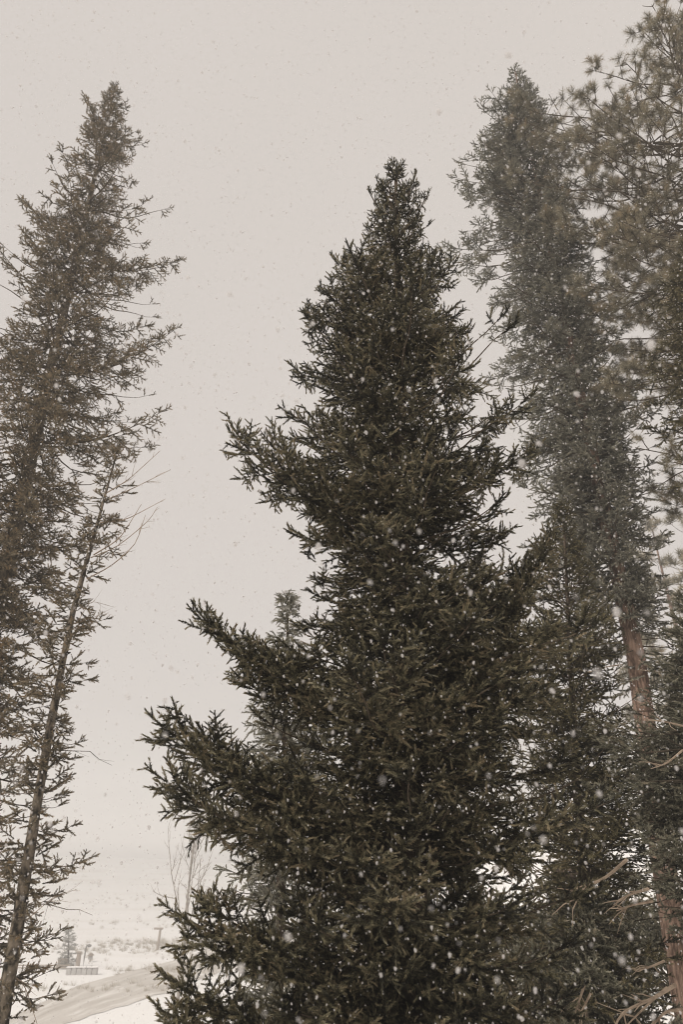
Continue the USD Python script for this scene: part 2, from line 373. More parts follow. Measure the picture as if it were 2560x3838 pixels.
def dress(sp, pts, rng, step, k=0.42, lmin=0.14, lmax=0.8, t0=0.18, droop=0.15, ang=52, brush=0.35, taper=1.0, keep=1.0):
    """Puts sprays along a bough: to both sides, some upwards, one at the tip."""
    seg = np.diff(pts, axis=0); cum = np.r_[0, np.cumsum(np.linalg.norm(seg, axis=1))]; L = cum[-1]
    x, side = t0 * L, rng.choice([-1, 1])
    while x < L - 0.03:
        i = min(np.searchsorted(cum, x, side='right') - 1, len(seg) - 1)
        f = (x - cum[i]) / (cum[i + 1] - cum[i])
        p = pts[i] + seg[i] * f; d = norm(seg[i])
        s = norm(np.cross([0, 0, 1.0], d) + 1e-6); u = np.cross(d, s)
        l = np.clip((k * (L - x) * taper + lmin) * rng.uniform(0.7, 1.2), lmin * 0.7, lmax)
        a = math.radians(ang) * rng.uniform(0.75, 1.2)
        if rng.random() < keep:
            dv = d * math.cos(a) + s * side * math.sin(a) + np.array([0, 0, -droop + rng.normal(0, 0.12)])
            sp.add(p, dv, u, l)
        if rng.random() < brush:
            dv = d * math.cos(a) + u * math.sin(a) * rng.choice([1, 1, -1]) * rng.uniform(0.5, 1) + s * rng.normal(0, 0.4)
            sp.add(p, dv, s, l * 0.6)
        x += step * rng.uniform(0.7, 1.3); side = -side
    sp.add(pts[-1] - norm(seg[-1]) * 0.03, seg[-1], [0, 0, 1.0], max(lmin * 0.8, 0.10), True)
    sp.add(pts[-1] * 0.8 + pts[-3] * 0.2, seg[-1] + rng.normal(0, 0.5, 3) * np.linalg.norm(seg[-1]), [0, 0, 1.0], max(lmin * 0.8, 0.10), True)

def conifer(name, label, cat, Y, trunk_px, env, sset, bark, seed, zbase=None, trunk_r=(0.16, 0.012), n_b=110, depth_k=1.0, a_top=0.9, a_bot=-0.1, sag=0.25, step=0.1,
            droop=0.15, lmax=0.8, brush=0.35, t0=0.18, keep=1.0, heroes=(), dead=(), dead_n=0, group=None, k=0.42, jitter=(0.72, 1.08), whorl=5, branch_r=0.016, top_spray=0.3, lmin=0.14, gaps=(), cover=0, bare=(), rough=0.22, cover_pow=0.85, upow=1.12, stubs=0, clump=None, front=1.0):
    """A conifer: trunk, each bough, its needles. trunk_px: (x, y) points up the stem; env: (y, left x, right x) of the crown's edge, both as measured on the photograph at distance Y."""
    rng = np.random.default_rng(seed)
    T = np.array([at(px, py, Y) for px, py in trunk_px]); T = T[np.argsort(T[:, 2])]
    zg = float(terrain(T[0, 0], Y)) - 0.1 if zbase is None else zbase
    slope = (T[1, 0] - T[0, 0]) / (T[1, 2] - T[0, 2]) if len(T) > 1 else 0
    base = np.array([T[0, 0] + (zg - T[0, 2]) * slope * 0.5, Y, zg])
    T = np.vstack([base, T]) if T[0, 2] > zg + 0.1 else T
    tx = lambda z: np.interp(z, T[:, 2], T[:, 0])
    ztop = T[-1, 2]
    E = np.array(env, float); Ez = np.array([at(0, py, Y)[2] for py in E[:, 0]])
    o = np.argsort(Ez); Ez = Ez[o]
    ex = lambda px, py: at(px, py, Y)[0]
    rl = np.array([tx(z) - ex(E[q, 1], E[q, 0]) for z, q in zip(Ez, o)]); rr = np.array([ex(E[q, 2], E[q, 0]) - tx(z) for z, q in zip(Ez, o)])
    zbot = Ez[0]
    root = thing(name, label, cat, base, group)
    zs = np.linspace(zg, ztop, 26); u = (zs - zg) / (ztop - zg)
    rad = trunk_r[0] * (1 - u) ** 0.9 + trunk_r[1] + 0.06 * trunk_r[0] * np.exp(-u * 30) * 4
    wob = np.stack([np.sin(zs * 0.9 + seed) * 0.02, np.cos(zs * 0.7 + seed) * 0.02, 0 * zs], -1) * min(1, trunk_r[0] * 8) * (1 - u)[:, None]
    spine = np.stack([tx(zs), np.full_like(zs, Y), zs], -1) + wob
    tv, tf = tube(spine, rad, 12)
    nz = meshkit.fbm(tv * np.array([9, 9, 2.5]), 3, seed) - 0.5
    cen = np.stack([np.interp(tv[:, 2], zs, spine[:, 0]), np.interp(tv[:, 2], zs, spine[:, 1]), tv[:, 2]], -1)
    tv = tv + norm(tv - cen) * (nz * rough * np.interp(tv[:, 2], zs, rad))[:, None]
    obj('trunk', (tv - base, tf), bark, root, smooth=True)
    for _ in range(stubs):
        z = rng.uniform(zg + 0.1 * (ztop - zg), zg + 0.8 * (ztop - zg)); az_ = rng.uniform(0, 6.28); r_ = np.interp(z, zs, rad); l = rng.uniform(0.03, 0.16)
        dv = np.array([math.cos(az_), math.sin(az_), rng.uniform(-0.3, 0.6)]); p_ = np.array([np.interp(z, zs, spine[:, 0]), Y, z]) + dv * r_ * 0.7
        obj('branch_stub', tube(np.array([p_, p_ + dv * (r_ * 0.3 + l * 0.6), p_ + dv * (r_ * 0.3 + l)]) - base, [0.022, 0.014, 0.008], 6), bark, root)
    sp = Sprays(sset, rng, clump)
    # boughs
    nw = max(1, n_b // whorl); az = rng.uniform(0, 6.28)
    uu = np.linspace(0.0, 1, nw) ** upow
    for w in range(nw):
        for b in range(whorl):
            az += 2.399963 + rng.normal(0, 0.25)
            zt = ztop - (ztop - zbot) * np.clip(uu[w] + rng.uniform(-0.5, 0.5) / nw, 0.0, 1)
            c = (1 + math.cos(az)) / 2
            R = np.interp(zt, Ez, rl) * (1 - c) + np.interp(zt, Ez, rr) * c
            R *= depth_k if abs(math.sin(az)) > 0.6 else 1
            R *= 1 - (1 - front) * max(0.0, -math.sin(az))
            R = max(R * rng.uniform(*jitter), 0.06)
            if any(zl < zt < zh and math.cos(az) * sd > 0.2 for zl, zh, sd in gaps): continue
            h = (ztop - zt) / (ztop - zbot)
            a = a_top + (a_bot - a_top) * min(1, h * 1.6) ** 0.6 + rng.normal(0, 0.10)
            zb = max(min(zt - R * a, ztop - 0.05 * R), zg + 0.3)
            pb = np.array([tx(zb), Y, zb]); pt = np.array([tx(zb) + math.cos(az) * R, Y + math.sin(az) * R, zt])
            pts = bough_curve(pb, pt, sag, rng)
            r0 = branch_r * (0.35 + 0.65 * min(1, R / 1.5))
            obj('bough', tuple([tube(pts - base, np.linspace(r0, 0.003, len(pts)), 5)][0]), M_twig, root)
            dress(sp, pts, rng, step, k=k, lmax=lmax, droop=droop, brush=brush, t0=t0, keep=keep, lmin=min(lmin, 0.04 + 0.2 * R))
    for _ in range(int(cover)):
        z = ztop - (ztop - zbot) * rng.uniform(0, 1.0) ** cover_pow; az = rng.uniform(0, 6.28); c = (1 + math.cos(az)) / 2
        R = np.interp(z, Ez, rl) * (1 - c) + np.interp(z, Ez, rr) * c; q = rng.uniform(0.03, 0.45) ** 1.3
        if any(zl < z < zh for zl, zh in bare): continue
        dv = np.array([math.cos(az), math.sin(az), 0])
        sp.add(np.array([tx(z), Y, z]) + dv * (R * q + 0.04), dv + np.array([0, 0, rng.normal(0.15, 0.45)]) + rng.normal(0, 0.3, 3), [0, 0.05, 1.0], rng.uniform(0.25, 0.6) * min(lmax, R * 0.8 + 0.1), q < 0.15 or rng.random() < 0.25)
    sp.add(T[-1] - np.array([0, 0, top_spray * 0.8]), [0.02, 0, 1], [0, 1, 0], top_spray)
    sp.build('needles', root, base)
    # single boughs that stand clear of the crown
    for (bx, by, tx_, ty_, dY, sg, kw) in heroes:
        pb = at(bx, by, Y); pb[0] = tx(pb[2]); pt = at(tx_, ty_, Y + dY)
        pt = pt - norm(pt - pb) * 0.11
        pts = bough_curve(pb, pt, sg, rng, 12, 0.012)
        bo = obj('bough', tube(pts - base, np.linspace(branch_r * 1.2, 0.004, len(pts)), 6), M_twig, root)
        hs = Sprays(sset, rng)
        dress(hs, pts, rng, **{**dict(step=step * 0.8, k=k, lmax=lmax, droop=droop, brush=0.6, t0=0.2, lmin=lmin), **kw})
        hs.build('needles', bo, base)
    # dead, bare branches
    for dpts, r in dead:
        P = np.array([at(px, py, Y + dy) for px, py, dy in dpts])
        tt = np.linspace(0, 1, 10); P = np.stack([np.interp(tt, np.linspace(0, 1, len(P)), P[:, q]) for q in range(3)], -1)
        P[1:-1] = (P[:-2] + 2 * P[1:-1] + P[2:]) / 4
        parts = [tube(P - base, np.linspace(r, r * 0.35, len(P)), 5)]
        for _ in range(5):
            q = rng.integers(3, 9); d = norm(P[min(q + 1, 9)] - P[q - 1]); l = rng.uniform(0.08, 0.3)
            e = P[q] + norm(d + rng.normal(0, 0.5, 3)) * l
            parts.append(tube(np.array([P[q], (P[q] + e) / 2 + rng.normal(0, 0.012, 3), e]) - base, [r * 0.4, r * 0.3, r * 0.15], 4))
        obj('dead_branch', join(parts), M_dead, root)
    for _ in range(dead_n):
        z = rng.uniform(zg + 0.25 * (ztop - zg), zg + 0.85 * (ztop - zg)); az = rng.uniform(0, 6.28); l = rng.uniform(0.3, 0.9)
        P = bough_curve(np.array([tx(z), Y, z]), np.array([tx(z) + math.cos(az) * l, Y + math.sin(az) * l, z - rng.uniform(0, 0.3)]), -0.3, rng, 6, 0.04)
        parts = [tube(P - base, np.linspace(0.007, 0.002, 6), 4)]
        for q in (2, 3, 4):
            e = P[q] + norm(rng.normal(0, 1, 3) + norm(P[5] - P[0])) * 0.25 * l
            parts.append(tube(np.array([P[q], (P[q] + e) / 2, e]) - base, [0.003, 0.002, 0.001], 3))
        obj('dead_twig', join(parts), M_greytwig, root)
    return root

# ------------------------------------------------------------------ trees
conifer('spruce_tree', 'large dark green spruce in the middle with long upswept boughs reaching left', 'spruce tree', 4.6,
    [(1482, 640), (1500, 1500), (1515, 2700)],
    [(645, 1478, 1486), (690, 1430, 1530), (760, 1395, 1590), (830, 1385, 1612), (930, 1315, 1625), (1010, 1285, 1680), (1070, 1230, 1745), (1130, 1160, 1750), (1250, 1080, 1790), (1380, 1080, 1890), (1480, 1120, 1910),
     (1640, 1130, 1940), (1800, 1100, 2010), (2000, 1105, 2060), (2150, 1095, 2100), (2300, 1000, 2150), (2550, 900, 2250), (2800, 930, 2330), (3000, 820, 2380), (3200, 850, 2300), (3500, 880, 2200), (3900, 850, 2150), (4300, 900, 2100)],
    S_center, M_bark_dark, 21, trunk_r=(0.13, 0.010), n_b=265, cover=1250, cover_pow=0.6, upow=0.98, clump=(2.9, 0.455, 0.30, 3), depth_k=0.85, a_top=1.2, a_bot=0.12, sag=0.30, step=0.072, droop=0.12, lmax=0.55, t0=0.12, brush=0.6, jitter=(0.5, 1.1), lmin=0.2, whorl=6, top_spray=0.24,
    heroes=[(1482, 800, 1400, 655, 0, 0.25, dict(lmax=0.10, lmin=0.05, k=0.12, t0=0.4, brush=0.3)), (1482, 820, 1562, 640, 0.05, 0.25, dict(lmax=0.10, lmin=0.05, k=0.12, t0=0.4, brush=0.3)), (1482, 900, 1622, 705, -0.05, 0.25, dict(lmax=0.10, lmin=0.05, k=0.12, t0=0.4, brush=0.3)), (1482, 890, 1372, 700, 0.05, 0.25, dict(lmax=0.10, lmin=0.05, k=0.12, t0=0.4, brush=0.3)), (1482, 780, 1520, 668, -0.08, 0.25, dict(lmax=0.10, lmin=0.05, k=0.12, t0=0.4, brush=0.3)), (1482, 760, 1445, 672, 0.08, 0.25, dict(lmax=0.10, lmin=0.05, k=0.12, t0=0.4, brush=0.3)), 
            (1470, 2080, 862, 1630, -0.25, 0.2, dict(lmax=0.5, lmin=0.28)), (1470, 2060, 985, 1640, -0.1, 0.25, dict(lmax=0.42, lmin=0.25)), (1480, 2800, 735, 2315, -0.35, 0.2, dict(lmax=0.55, lmin=0.3)), (1480, 2850, 960, 2420, -0.2, 0.2, dict(lmax=0.42, lmin=0.25)),
            (1500, 3150, 582, 2715, -0.4, 0.25, dict(lmax=0.55, lmin=0.3)), (1500, 3200, 700, 2720, -0.2, 0.25, dict(lmax=0.5, lmin=0.28)), (1500, 3250, 585, 2925, -0.5, 0.25, dict(lmax=0.55, lmin=0.3)), (1500, 3700, 635, 3425, -0.5, 0.2, dict(lmax=0.5, lmin=0.28)), (1500, 3720, 760, 3400, -0.4, 0.2, dict(lmax=0.5, lmin=0.28)),
            (1500, 4000, 625, 3680, -0.6, 0.2, dict(lmax=0.5, lmin=0.28)), (1500, 4100, 600, 3800, -0.7, 0.2, dict(lmax=0.5, lmin=0.28)),
            (1500, 1500, 1120, 1165, -0.1, 0.3, dict(lmax=0.35)), (1500, 1300, 1215, 1100, -0.1, 0.3, dict(lmax=0.3)), (1500, 2900, 2060, 1985, 0.2, 0.3, dict(lmax=0.5, lmin=0.28)), (1510, 2900, 1985, 2110, 0.1, 0.3, dict(lmax=0.5, lmin=0.28))])

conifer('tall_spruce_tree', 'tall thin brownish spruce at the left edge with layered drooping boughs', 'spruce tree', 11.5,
    [(430, 330), (240, 1170), (49, 2000)],
    [(335, 425, 440), (400, 380, 500), (470, 300, 530), (560, 245, 555), (650, 200, 605), (750, 80, 620), (870, 75, 640), (1000, -30, 700), (1100, -60, 670), (1220, -140, 660), (1300, -200, 660), (1450, -250, 660), (1560, -300, 620), (1700, -330, 590), (1900, -380, 540), (2100, -420, 430),
     (2300, -450, 390), (2700, -520, 330), (3000, -600, 270), (3450, -700, 330), (3800, -800, 200)],
    S_left, M_bark_brown, 34, trunk_r=(0.20, 0.012), n_b=230, cover=2400, cover_pow=0.75, clump=(1.15, 0.46, 0.44, 5), front=0.8, a_top=0.7, a_bot=-0.10, sag=0.55, step=0.17, droop=0.32, lmax=0.85, brush=0.45, t0=0.25, keep=0.9, k=0.30, whorl=5, jitter=(0.5, 1.04), branch_r=0.022, top_spray=0.5, lmin=0.2,
    heroes=[(330, 900, 68, 740, 0, 0.4, {}), (320, 1020, 75, 855, 0, 0.3, {}), (290, 1140, -10, 930, 0, 0.3, dict(keep=0.5)), (240, 1400, 680, 1225, -0.3, 0.6, {}), (180, 1650, 640, 1530, -0.5, 0.5, {}), (330, 1000, 695, 975, 0, 0.3, {}), (395, 520, 313, 352, 0, 0.2, dict(keep=0.6))])

conifer('slender_tree', 'slender leaning tree with tan bark and bare twigs before the tall left spruce', 'tree', 9.6,
    [(440, 1690), (270, 2300), (150, 2950), (60, 3500)],
    [(1700, 410, 470), (1900, 330, 560), (2200, 180, 420), (2420, 60, 350), (2700, 20, 320), (3000, -40, 290), (3400, -120, 330), (3700, -180, 200), (4000, -200, 150)],
    S_left, M_bark_tan, 41, trunk_r=(0.09, 0.010), stubs=22, n_b=80, cover=330, clump=(1.6, 0.48, 0.48, 9), rough=0.6, a_top=0.5, a_bot=-0.05, sag=0.4, step=0.13, droop=0.25, lmax=0.6, brush=0.5, t0=0.25, keep=0.85, k=0.35, whorl=3, jitter=(0.45, 1.1), branch_r=0.012, top_spray=0.25, lmin=0.16,
    gaps=((2.0, 9, 1),), dead_n=6,
    dead=[([(395, 1850, 0), (480, 1800, 0), (600, 1690, 0)], 0.010), ([(385, 1880, 0), (500, 1830, 0.1), (640, 1760, 0.2)], 0.010), ([(370, 1960, 0), (470, 1950, -0.1), (620, 1870, 0)], 0.010), ([(350, 2080, 0), (450, 2020, 0), (530, 1890, 0)], 0.011),
          ([(340, 2090, 0), (440, 2050, 0), (560, 1950, 0), (590, 1900, 0)], 0.009), ([(325, 2170, 0), (420, 2120, 0), (510, 2040, 0), (545, 1930, 0)], 0.010), ([(300, 2330, 0), (360, 2310, 0), (395, 2290, 0)], 0.005), ([(290, 2330, 0), (340, 2250, 0), (410, 2270, 0.1)], 0.006),
          ([(20, 3640, 0), (90, 3680, 0), (140, 3838, 0)], 0.008), ([(60, 3480, 0), (200, 3360, 0), (290, 3330, 0)], 0.006)])

conifer('fir_tree', 'tall grey green fir with a pinkish brown trunk behind the middle spruce on the right', 'fir tree', 12.0,
    [(1930, 265), (2190, 1560), (2390, 2500), (2470, 3100), (2570, 3750)],
    [(270, 1925, 1938), (330, 1890, 1985), (400, 1845, 2030), (460, 1740, 2080), (560, 1715, 2110), (640, 1705, 2110), (720, 1700, 2110), (860, 1665, 2200), (930, 1680, 2230), (1020, 1830, 2250), (1100, 1760, 2280), (1250, 1800, 2300), (1400, 1850, 2380), (1600, 1880, 2450), (1800, 1930, 2500), (2000, 1960, 2500), (2200, 2050, 2500), (2400, 2150, 2560), (2560, 2250, 2560)],
    S_fir, M_bark_pink, 55, trunk_r=(0.19, 0.015), n_b=370, cover=1150, cover_pow=0.65, clump=(1.5, 0.47, 0.44, 12), front=0.8, bare=((2.4, 3.9), (7.0, 7.4)), a_top=0.55, a_bot=-0.12, sag=0.35, step=0.17, droop=0.14, lmax=0.95, brush=0.7, t0=0.2, k=0.5, whorl=5, jitter=(0.55, 1.12), branch_r=0.025, top_spray=0.6, lmin=0.22,
    dead=[([(2395, 2475, -0.25), (2470, 2520, -0.4), (2530, 2600, -0.5), (2555, 2660, -0.5)], 0.016), ([(2400, 2510, -0.25), (2490, 2520, -0.4), (2570, 2530, -0.4)], 0.012), ([(2330, 2490, -0.2), (2260, 2500, -0.3), (2180, 2530, -0.3)], 0.012)])
# ponderosa-like pine: boughs that end in round brushes of long needles
def tuft_set(mat, seed, n=5, needles=190, L=0.16, w=0.009):
    rng = np.random.default_rng(seed); protos = []
    for _ in range(n):
        a = [(np.array([[0, 0, 0], [0.10, 0, 0.01], [0.2, 0, 0.03]]), 0)]
        for _ in range(3):
            d = norm(np.array([1, 0, 0.2]) + rng.normal(0, 0.55, 3)); p = np.array([rng.uniform(0, 0.1), 0, 0])
            a.append((np.stack([p, p + d * 0.12, p + d * 0.24]), 1))
        V, f, tn = needles_on(a, rng, needles / 0.9, L, w, 58)
        protos.append([('needles', (V, f, tn), mat), ('twig', join([tube(p, np.linspace(0.008, 0.004, 3), 3, cap=False) for p, _ in a]), M_twig)])
    return protos, np.full(n, 0.3), n

def pine(name, label, Y, trunk_px, crown_px, mat_set, bark, seed, n_b, step, group=None, trunk_r=(0.28, 0.03), tuft=1.0, clump=None):
    rng = np.random.default_rng(seed)
    T = np.array([at(px, py, Y) for px, py in trunk_px]); T = T[np.argsort(T[:, 2])]
    zg = float(terrain(T[0, 0], Y)) - 0.1
    base = np.array([T[0, 0], Y, zg]); T = np.vstack([base, T]) if T[0, 2] > zg else T
    tx = lambda z: np.interp(z, T[:, 2], T[:, 0])
    ztop = T[-1, 2]
    E = np.array(crown_px, float); Ez = np.array([at(0, py, Y)[2] for py in E[:, 0]]); o = np.argsort(Ez); Ez = Ez[o]
    rl = np.array([tx(z) - at(E[q, 1], E[q, 0], Y)[0] for z, q in zip(Ez, o)])
    root = thing(name, label, 'pine tree', base, group)
    zs = np.linspace(zg, ztop, 24); u = (zs - zg) / (ztop - zg)
    sway = np.stack([0.1 * np.sin(u * 5), 0.1 * np.cos(u * 4), 0 * u], -1) * (u * (1 - u) * 4)[:, None]
    obj('trunk', tube(np.stack([tx(zs), np.full_like(zs, Y), zs], -1) + sway - base, trunk_r[0] * (1 - u) + trunk_r[1], 12), bark, root, smooth=True)
    sp = Sprays(mat_set, rng, clump)
    az = rng.uniform(0, 6)
    for b in range(n_b):
        az += 2.399963 + rng.normal(0, 0.3)
        zt = Ez[0] + (ztop - Ez[0]) * (b + rng.uniform(0, 1)) / n_b
        R = np.interp(zt, Ez, rl) * rng.uniform(0.7, 1.12)
        R *= 1 - 0.5 * max(0.0, -math.sin(az))
        h = (ztop - zt) / (ztop - Ez[0])
        a = 0.75 - 0.75 * min(1, h * 1.5) + rng.normal(0, 0.1)
        zb = max(min(zt - R * a, ztop - 0.2), zg + 1)
        pb = np.array([tx(zb), Y, zb]); pt = np.array([tx(zb) + math.cos(az) * R, Y + math.sin(az) * R, zt])
        pts = bough_curve(pb, pt, 0.25, rng, 10, 0.035)
        parts = [tube(pts - base, np.linspace(0.012 + 0.016 * min(R / 3, 1.3), 0.008, 10), 5)]
        L = np.linalg.norm(np.diff(pts, axis=0), axis=1).sum()
        for t in np.arange(0.30, 1.0, step / L):
            t = min(t + rng.uniform(0, step / L), 0.98); q = int(t * 9); p = pts[q] + (pts[min(q + 1, 9)] - pts[q]) * (t * 9 - q)
            d = norm(pts[min(q + 1, 9)] - pts[q])
            s = norm(np.cross([0, 0, 1.0], d)) * rng.choice([-1, 1])
            l = (0.35 * (1 - t) * L + 0.3) * rng.uniform(0.5, 1.1)
            e = p + norm(d * 0.7 + s * rng.uniform(0.4, 1.1) + np.array([0, 0, rng.normal(0.15, 0.35)])) * l
            mid = (p + e) / 2 + np.array([0, 0, -0.08 * l])
            parts.append(tube(np.array([p, mid, e]) - base, [0.010, 0.008, 0.006], 4))
            for pp, dd in ((e, e - mid), (mid, rng.normal(0, 0.5, 3) + np.array([0, 0, 0.6])), ((e + mid) / 2, e - mid + rng.normal(0, 0.4, 3) * l)):
                sp.add(pp, dd + np.array([0, 0, 0.15 * l]), [0.1, 0, 1.0], 0.3 * tuft * rng.uniform(0.8, 1.2))
        sp.add(pts[-1], pts[-1] - pts[-2], [0, 0.1, 1], 0.33 * tuft)
        obj('limb', join(parts), M_twig, root)
    sp.add(T[-1], [0, 0, 1], [0, 1, 0], 0.35 * tuft)
    sp.build('needles', root, base)
    return root

P_pine = tuft_set(N_pine, 8)
pine('pine_tree', 'big pine at the upper right corner with round clusters of long needles', 10.5, [(2525, 175), (2645, 450), (2800, 900), (3150, 1700)],
    [(180, 2430, 0), (200, 2260, 0), (240, 2120, 0), (300, 2030, 0), (370, 1970, 0), (480, 1970, 0), (600, 2030, 0), (800, 2090, 0), (1000, 2160, 0), (1150, 2280, 0), (1350, 2330, 0), (1500, 2330, 0), (1700, 2450, 0)],
    P_pine, M_bark_pink, 61, 240, 0.28, tuft=0.72, clump=(1.3, 0.42, 0.42, 4))

conifer('dark_conifer', 'dark green conifer whose boughs reach in from the right edge below the big pine', 'conifer', 7.2,
    [(2600, 880), (2760, 1350), (2960, 1900)],
    [(885, 2590, 2620), (1000, 2490, 2750), (1150, 2410, 2850), (1300, 2380, 2900), (1500, 2400, 3050), (1650, 2500, 3150), (1760, 2600, 3250)],
    S_olive, M_bark_dark, 71, trunk_r=(0.16, 0.012), n_b=140, cover=500, clump=(1.5, 0.44, 0.44, 8), brush=0.7, a_top=0.8, a_bot=0.0, sag=0.3, step=0.13, lmax=0.8, jitter=(0.6, 1.1), top_spray=0.35)

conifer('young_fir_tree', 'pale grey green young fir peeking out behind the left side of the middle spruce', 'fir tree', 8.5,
    [(1080, 2240), (1055, 3300)],
    [(2245, 1076, 1084), (2350, 1035, 1130), (2500, 990, 1190), (2750, 915, 1270), (2950, 860, 1310), (3100, 815, 1330), (3300, 850, 1330), (3600, 815, 1350), (3900, 790, 1400), (4200, 760, 1420)],
    S_pale, M_bark_dark, 81, trunk_r=(0.08, 0.008), n_b=130, cover=350, brush=0.6, a_top=0.8, a_bot=-0.05, sag=0.3, step=0.13, droop=0.15, lmax=0.7, top_spray=0.35)

conifer('young_spruce_tree', 'olive green young spruce between the middle spruce and the pinkish trunk', 'spruce tree', 9.2,
    [(2110, 1900), (2165, 3000)],
    [(1910, 2105, 2115), (2000, 2050, 2160), (2150, 1990, 2240), (2300, 1930, 2290), (2500, 1880, 2340), (2700, 1840, 2400), (2900, 1830, 2470), (3100, 1850, 2500), (3400, 1820, 2530), (3800, 1800, 2560), (4200, 1800, 2580)],
    S_olive, M_bark_dark, 91, trunk_r=(0.09, 0.008), n_b=220, cover=800, brush=0.8, clump=(1.9, 0.46, 0.40, 6), a_top=1.0, a_bot=0.1, sag=0.25, step=0.12, lmax=0.7, top_spray=0.3)

conifer('shaded_conifer', 'dull green conifer with pale sprays and dead twigs at the lower right edge', 'conifer', 8.3,
    [(2570, 2230), (2680, 2700), (2760, 3100)],
    [(2240, 2560, 2580), (2350, 2490, 2680), (2500, 2460, 2760), (2620, 2370, 2820), (2700, 2220, 2900), (2900, 2190, 2950), (3100, 2230, 3000), (3300, 2330, 3050), (3500, 2440, 3100)],
    S_dull, M_bark_dark, 101, trunk_r=(0.12, 0.01), n_b=260, cover=900, brush=0.7, clump=(1.9, 0.45, 0.42, 7), a_top=0.7, a_bot=-0.1, sag=0.3, step=0.13, droop=0.2, lmax=0.75, top_spray=0.35, dead_n=12,
    dead=[([(2560, 2720, -1), (2480, 2700, -1.2), (2430, 2700, -1.2)], 0.012), ([(2560, 2810, -1), (2500, 2860, -1.1), (2440, 2880, -1.2)], 0.012),
([(2350, 3220, -1.70), (2270, 3290, -1.84), (2185, 3325, -1.91), (2160, 3380, -1.91)], 0.0154), ([(2430, 3330, -1.56), (2360, 3350, -1.70), (2300, 3390, -1.77)], 0.0140), ([(2445, 3376, -1.56), (2370, 3390, -1.70), (2310, 3412, -1.70)], 0.0126),
          ([(2530, 3690, -1.42), (2450, 3740, -1.63), (2330, 3790, -1.77), (2290, 3880, -1.84)], 0.0168), ([(2500, 3700, -1.42), (2430, 3760, -1.63), (2340, 3850, -1.70)], 0.0126), ([(2560, 3780, -1.35), (2490, 3790, -1.56), (2430, 3860, -1.63)], 0.0154),
          ([(2490, 3600, -1.35), (2430, 3625, -1.49), (2400, 3632, -1.56)], 0.0112), ([(2190, 3690, -2.05), (2170, 3750, -2.12), (2150, 3810, -2.19)], 0.0112), ([(2215, 3720, -2.05), (2190, 3770, -2.05), (2155, 3820, -2.12)], 0.0098)])

conifer('low_conifer', 'dull green low conifer at the bottom right corner behind the dead branches', 'conifer', 9.0,
    [(2180, 3330), (2230, 3900)],
    [(3335, 2170, 2190), (3420, 2040, 2290), (3520, 1900, 2420), (3650, 1800, 2480), (3900, 1700, 2520), (4300, 1650, 2560)],
    S_dull, M_bark_dark, 111, trunk_r=(0.07, 0.008), n_b=180, cover=500, brush=0.7, a_top=0.6, a_bot=0.05, sag=0.25, step=0.12, lmax=0.6, top_spray=0.2)

for q, (px, py, Y, seed, lab) in enumerate([(2548, 1840, 34, 121, 'hazy pine far behind the right edge, its top showing in the gap beside the fir'), (2440, 1960, 40, 122, 'hazy pine far away, mostly hidden by the fir on the right'), (2680, 2010, 30, 123, 'hazy pine far away at the right edge, lower than the one beside it')]):
    S = tuft_set(N_pine, 130 + q, 3, 60, 0.30, 0.03)
    x2 = 1221 + (px - 1221) * (3300 + 3135) / (py + 3135)
    pine('distant_pine_tree', lab, Y, [(px, py), (x2, 3300)], [(py, px - 10, 0), (py + 120, px - 70, 0), (py + 300, px - 130, 0), (py + 600, px - 150, 0), (py + 900, px - 150, 0)], S, M_bark_pink, seed, 34, 1.1, trunk_r=(0.25, 0.03), tuft=1.6)

# ------------------------------------------------------------------ things in the snowy field
def bare_tree(name, label, P, H, r0, seed, lean, n_limb, fork, mat):
    rng = np.random.default_rng(seed)
    root = thing(name, label, 'bare tree', P)
    zs = np.linspace(0, H, 18); u = zs / H
    spine = np.stack([lean * u * H + 0.05 * np.sin(u * 7), 0.04 * np.sin(u * 5), zs], -1)
    obj('trunk', tube(spine, r0 * (1 - u) ** 0.8 + 0.012, 7), mat, root, smooth=True)
    def grow(p, d, l, r, depth, out):
        n = 6; pts = [p]
        for _ in range(n):
            d = norm(d + rng.normal(0, 0.07, 3) + np.array([0, 0, 0.09])); pts.append(pts[-1] + d * l / n)
        pts = np.array(pts); out.append(tube(pts, np.linspace(r, max(r * 0.4, 0.007), n + 1), 4))
        if depth < 2:
            for q in range(2, n + 1):
                for _ in range(1 if depth == 0 else 1):
                    dd = norm(norm(pts[q] - pts[q - 1]) + rng.normal(0, 0.5, 3)); grow(pts[q], dd, l * rng.uniform(0.3, 0.5), max(r * 0.55, 0.008), depth + 1, out)
    az = rng.uniform(0, 6)
    for k in range(n_limb):
        az += 2.4 + rng.normal(0, 0.3)
        h = 0.44 + 0.5 * (k / n_limb)
        q = np.array([np.interp(h, u, spine[:, c]) for c in range(3)])
        e = rng.uniform(0.87, 0.96)
        out = []; grow(q, norm(np.array([math.cos(az) * (1 - e) * 1.6, math.sin(az) * (1 - e) * 1.6, e])), H * (0.36 - 0.24 * (k / n_limb)) * rng.uniform(0.7, 1.1), 0.055 * (1 - 0.6 * k / n_limb), 0, out)
        obj('limb', join(out), mat, root)
    return root

Yb = 52.0
tb = at(700, 3060, Yb); zb = float(terrain(tb[0], Yb)); bb = at(678, 3600, Yb)
P0 = np.array([bb[0] - (bb[2] - zb) * 0.02, Yb, zb])
bare_tree('bare_sapling', 'thin bare deciduous tree beside the snowy road left of the middle spruce', P0, tb[2] - zb, 0.15, 5, 0.025, 8, 0.5, M_palebark)

